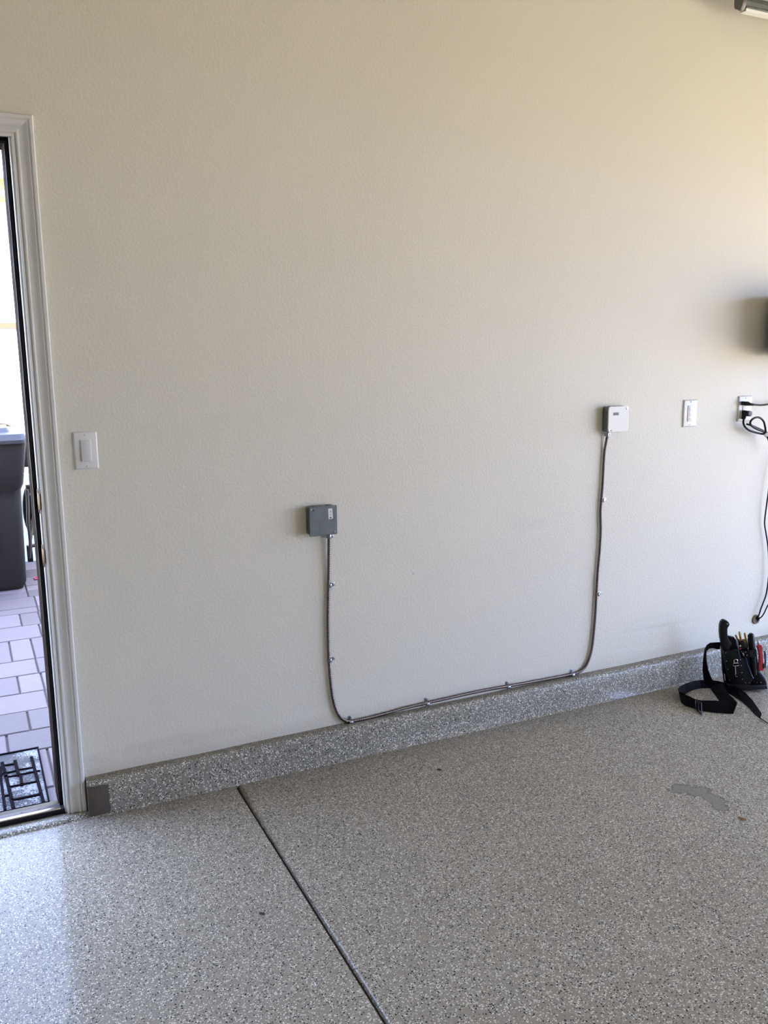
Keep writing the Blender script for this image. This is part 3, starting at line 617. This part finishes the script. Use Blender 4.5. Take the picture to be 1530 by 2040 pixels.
# ------------------------------------------------------------------ electrician's pouch, belt and tools on the floor by the curb
PO = G(1475, 1374); PN = Vector((-.47, -.88, 0)).normalized(); PR = Vector((.88, -.47, 0))
def K(x, y, k=0): return PL(1400+x/11.77, 1225+y/11.77, PO, PN, k)
pc = thing('tool_pouch', 'black leather tool pouch with rivets and belt on the floor against the curb', 'tool pouch', PO)
MB().prism([K(430, 640), K(520, 560), K(600, 500), K(750, 530), K(830, 820), K(1060, 830), K(1250, 800), K(1330, 1300), K(1490, 1560), K(1525, 1735), K(880, 1775), K(520, 1630), K(470, 1300), K(455, 900)], -PN*.018).build('back_panel', M['leather'], pc, bevel=.002)
MB().prism([K(500, 830, .03), K(830, 835, .03), K(880, 1010, .03), K(1000, 1000, .03), K(1150, 1350, .03), K(1190, 1500, .03), K(1120, 1660, .03), K(640, 1600, .03), K(560, 1300, .03)], -PN*.032).build('front_pocket', M['leather'], pc, bevel=.003)
MB().prism([K(960, 850, .018), K(1250, 800, .018), K(1300, 1310, .018), K(1480, 1540, .018), K(1500, 1680, .018), K(1120, 1730, .018), K(1190, 1480, .018), K(1010, 1000, .018)], -PN*.02).build('side_pocket', M['leather'], pc, bevel=.003)
MB().prism([K(560, 1610, .03), K(1120, 1650, .03), K(1500, 1650, .026), K(1525, 1740, .026), K(890, 1775, .03), K(600, 1700, .03)], -PN*.045).build('base_strip', M['leather2'], pc, bevel=.002)
MB().ribbon([(K(960, 850, .036), K(980, 1000, .036)), (K(1100, 830, .040), K(1110, 985, .040)), (K(1250, 800, .036), K(1270, 980, .036))], .003).build('tool_loop', M['leather'], pc)
for pts in (((765, 565), (800, 660), (850, 870), (885, 1000)), ((1010, 1000), (1060, 1180), (1130, 1380), (1185, 1490)), ((1330, 1330), (1390, 1400), (1460, 1500))):
    MB().tube(spline([K(x, y, .034) for x, y in pts], .01), .0024, 8).build('blue_edge_highlight', M['blue'], pc, smooth=True)  # blue highlight along the black pouch edges, painted on as thin tubes
for x, y, k in ((540, 890, .03), (560, 1080, .03), (590, 1270, .03), (635, 1530, .03), (880, 1045, .03), (900, 1190, .03), (915, 1350, .03), (925, 1505, .03), (1000, 1590, .03), (1090, 1590, .03), (1270, 1585, .018), (1360, 1580, .018), (1005, 870, .038), (1035, 945, .038), (880, 725, 0)):
    p = K(x, y, k); MB().cyl(p-PN*.001, p+PN*.0018, .0026, .0019, 12).build('rivet', M['steel'], pc, smooth=True)
cl = MB().tube([K(775+45*math.cos(a*PI/8), 1085+45*math.sin(a*PI/8), .034) for a in range(16)], .0016, 8, closed=True).build('key_clip', M['steel'], pc, smooth=True)
MB().tube([K(715, 1135, .034), K(840, 1130, .034), K(845, 1190, .034), K(712, 1198, .034)], .0016, 8, closed=True).build('clip_bar', M['steel'], cl, smooth=True)
MB().tube([K(762, 1200, .034), K(768, 1290, .035), K(772, 1380, .035)], .0022, 8).build('clip_stem', M['steel'], cl, smooth=True)
MB().tube(spline([K(770, 1370, .034), K(765, 1410, .034), K(790, 1450, .034), K(810, 1445, .034)], .003), .0011, 6).build('clip_hook', M['steel'], cl, smooth=True)
MB().ribbon([(K(1420-920, 1380, .034), K(520, 1380, .034)), (K(515, 1540, .034), K(535, 1540, .034))], .001).build('edge_tag', M['steel'], pc)
# belt loop up the left side
MB().ribbon([(K(420, 640, -.012), K(400, 800, .004)), (K(300, 645, -.014), K(330, 805, .004)), (K(170, 655, -.016), K(250, 775, .002)), (K(95, 710, -.018), K(150, 785, 0)), (K(50, 800, -.020), K(85, 850, 0)), (K(25, 950, -.020), K(80, 950, 0)), (K(5, 1100, -.020), K(90, 1100, 0)), (K(0, 1300, -.018), K(130, 1300, 0)), (K(20, 1500, -.01), K(210, 1500, .01)), (K(60, 1640, 0), K(330, 1620, .02))], .003).build('belt_loop', M['web'], pc)
def Bz(x, y, z): return G(1310+x/6.95, 1180+y/6.95, z)
belt = [((1425, 1752, .001), (1440, 1680, .004)), ((1350, 1690, .001), (1385, 1600, .006)), ((1270, 1600, .001), (1310, 1490, .010)), ((1180, 1520, .001), (1215, 1390, .018)), ((1060, 1440, .001), (1090, 1315, .025)), ((940, 1375, .001), (970, 1262, .028)), ((820, 1340, .002), (830, 1228, .028)), ((700, 1325, .002), (700, 1215, .028)), ((600, 1328, .002), (590, 1214, .028)), ((500, 1350, .002), (490, 1228, .030)), ((410, 1392, .002), (385, 1262, .034)), ((345, 1440, .001), (315, 1300, .038)), ((318, 1480, .001), (290, 1335, .040)), ((330, 1525, .001), (300, 1370, .040)), ((390, 1575, .001), (370, 1405, .040)), ((520, 1615, .001), (520, 1478, .036)), ((600, 1640, .001), (600, 1497, .036)), ((800, 1668, .001), (800, 1500, .040)), ((960, 1678, .001), (970, 1506, .042)), ((1050, 1681, .001), (1105, 1525, .042))]
MB().ribbon([(Bz(*a), Bz(*c)) for a, c in belt], .003).build('belt_strap', M['web'], pc)
MB().ribbon([(Bz(1045, 1681, .003), Bz(1103, 1527, .044)), (Bz(960, 1600, .008), Bz(1045, 1460, .044)), (Bz(850, 1500, .008), Bz(965, 1388, .040)), (Bz(770, 1390, .010), Bz(930, 1320, .038)), (Bz(720, 1320, .012), Bz(900, 1262, .040))], .003).build('belt_fold', M['web'], pc)
b = MB(); bk = [Bz(525, 1495, .036), Bz(600, 1530, .040), Bz(612, 1695, .002), Bz(525, 1610, .004)]
b.tube([bk[0], bk[1], bk[2], bk[3]], .0035, 8, closed=True); b.tube([(bk[0]+bk[1])/2, (bk[2]+bk[3])/2], .003, 8); b.build('belt_buckle', M['bplast'], pc, smooth=True)
t_end = [Bz(1425, 1745, .004), Bz(1480, 1780, .004), Bz(1560, 1830, .004)]
MB().tube(t_end, .0018, 6).build('belt_tail', M['web'], pc)

t = thing('hand_saw', 'black handled saw standing upright in the left of the tool pouch', 'saw', K(520, 820, .02))
hdl = MB().prism([K(x, y, .026) for x, y in ((435, 640), (415, 540), (403, 400), (408, 260), (430, 175), (490, 118), (545, 130), (605, 165), (635, 210), (632, 250), (600, 295), (585, 340), (590, 480), (600, 560), (690, 690), (600, 840), (470, 840))], -PN*.024).build('handle', M['bplast'], t, bevel=.004)
p = K(575, 210, .027); MB().cyl(p-PN*.002, p+PN*.0016, .003, n=12).build('hang_hole', M['steel'], hdl)
MB().prism([K(x, y, .018) for x, y in ((500, 840), (600, 840), (640, 1400), (590, 1400))], -PN*.0015).build('blade', M['steel'], t)
t = thing('pliers', 'pliers with orange-brown grips in the middle of the tool pouch', 'pliers', K(830, 700, .015))
MB().tube(spline([K(770, 475, .012), K(790, 510, .012), K(815, 570, .012), K(850, 640, .012), K(870, 800, .012)], .006), lambda i: .0042, 10).build('grip', M['orange'], t, smooth=True)
MB().tube(spline([K(840, 585, .020), K(890, 597, .020), K(950, 590, .020), K(1000, 680, .018), K(1020, 820, .014)], .006), .0036, 10).build('grip', M['orange'], t, smooth=True)
MB().prism([K(870, 800, .012), K(1020, 820, .012), K(960, 980, .012)], -PN*.008).build('jaw', M['steel'], t, bevel=.001)
t = thing('wire_stripper', 'wire strippers with two upright yellow handles in the tool pouch', 'pliers', K(950, 700, .008))
MB().tube(spline([K(860, 385, .004), K(872, 470, .004), K(888, 560, .004), K(930, 720, .004), K(960, 850, .004)], .006), lambda i: .0028 if i == 0 else .0044, 10).build('grip', M['yellow'], t, smooth=True)
MB().tube(spline([K(985, 415, .004), K(995, 500, .004), K(1020, 610, .004), K(1055, 720, .004), K(1000, 850, .004)], .006), lambda i: .0028 if i == 0 else .0044, 10).build('grip', M['yellow'], t, smooth=True)
MB().prism([K(955, 850, .008), K(1010, 850, .008), K(985, 1000, .008)], -PN*.006).build('jaw', M['steel'], t)
t = thing('black_cutter', 'black curved cutter handle between the yellow handles and the flashlight', 'cutter', K(960, 720, .014))
MB().prism([K(x, y, .022) for x, y in ((840, 625), (900, 590), (985, 570), (1020, 640), (1060, 760), (1065, 850), (880, 850), (860, 740))], -PN*.010).build('handle', M['bplast'], t, bevel=.003)
p = K(880, 725, .024); MB().cyl(p-PN*.003, p+PN*.001, .0048, .0040, 14).build('pivot', M['steel'], t, smooth=True)
p = K(885, 790, .024); MB().cyl(p-PN*.003, p+PN*.001, .0042, .0035, 14).build('red_pivot', M['red'], t, smooth=True)
t = thing('flashlight', 'black cylindrical flashlight upright in the right pouch loop', 'flashlight', K(1160, 900, .018))
ax = [K(1125, 455, .020), K(1130, 480, .020), K(1140, 620, .020), K(1155, 800, .020), K(1185, 1050, .020), K(1215, 1400, .020)]
MB().tube(ax, lambda i: (.0105, .0138, .0142, .0142, .0125, .010)[i], 20).build('barrel', M['bplast'], t, smooth=True)
MB().tube([ax[0]+Vector((0, 0, .0)), ax[0]+Vector((-.0005, 0, .004))], .007, 14).build('tail_button', M['leather2'], t, smooth=True)
t = thing('red_tester', 'red plastic tester clipped at the right side of the tool pouch', 'tester', K(1370, 1000, .02))
MB().prism([K(x, y, .030) for x, y in ((1262, 735), (1320, 715), (1390, 712), (1405, 780), (1410, 900), (1425, 1060), (1440, 1180), (1430, 1310), (1310, 1315), (1320, 1150), (1330, 960), (1300, 820))], -PN*.012).build('case', M['red'], t, bevel=.002)
MB().tube([K(1292, 615, .024), K(1298, 660, .024), K(1312, 730, .024)], lambda i: (.0012, .0026, .003)[i], 10).build('probe_tip', M['bplast'], t, smooth=True)
MB().prism([K(x, y, .0305) for x, y in ((1400, 1160), (1440, 1130), (1440, 1250), (1415, 1260))], PN*.001).build('dark_window', M['bplast'], t)
for x, y in ((1380, 785), (1385, 835)):
    p = K(x, y, .030); MB().cyl(p, p+PN*.001, .0015, n=10).build('screw', M['bplast'], t)
t = thing('screwdriver', 'translucent blue screwdriver behind the red tester at the pouch edge', 'screwdriver', K(1450, 1000, .01))
MB().tube([K(1450, 850, .012), K(1462, 900, .012), K(1470, 1100, .012), K(1462, 1240, .012)], lambda i: (.003, .0044, .0044, .003)[i], 14).build('grip', mat('clear_blue_plastic', (.06, .10, .18), .15), t, smooth=True)
MB().tube([K(1462, 1240, .012), K(1450, 1500, .012)], .0014, 8).build('shaft', M['steel'], t, smooth=True)

# ------------------------------------------------------------------ small litter on the floor
def leaf(px, py, ln_, wd, ang, name, label, m):
    c = G(px, py, 0); d = Vector((math.cos(ang), math.sin(ang), 0)); s = Vector((-d.y, d.x, 0)); b = MB()
    b.ribbon([(c+d*ln_*(k/4-.5)-s*wd*math.sin(PI*(k+.5)/5)+Vector((0, 0, .002)), c+d*ln_*(k/4-.5)+s*wd*math.sin(PI*(k+.5)/5)+Vector((0, 0, .005))) for k in range(5)], .0012)
    tag(b.build(name, m, origin=c), label, 'leaf')
leaf(1478, 1633, .026, .0045, -1.1, 'dry_leaf', 'dry brown curled leaf on the floor beside the worn patch', M['drygrass'])
leaf(875, 1535, .016, .003, -.9, 'dry_leaf', 'small dark leaf scrap on the floor in the middle of the room', mat('dark_leaf', (.08, .05, .035), .8))
leaf(522, 1822, .016, .003, -.6, 'dry_leaf', 'dark leaf scrap on the floor left of the saw-cut joint', mat('grey_leaf', (.07, .06, .05), .8))
leaf(628, 1963, .014, .0012, 1.4, 'white_thread', 'tiny white thread scrap on the floor left of the joint near the bottom', M['white'])
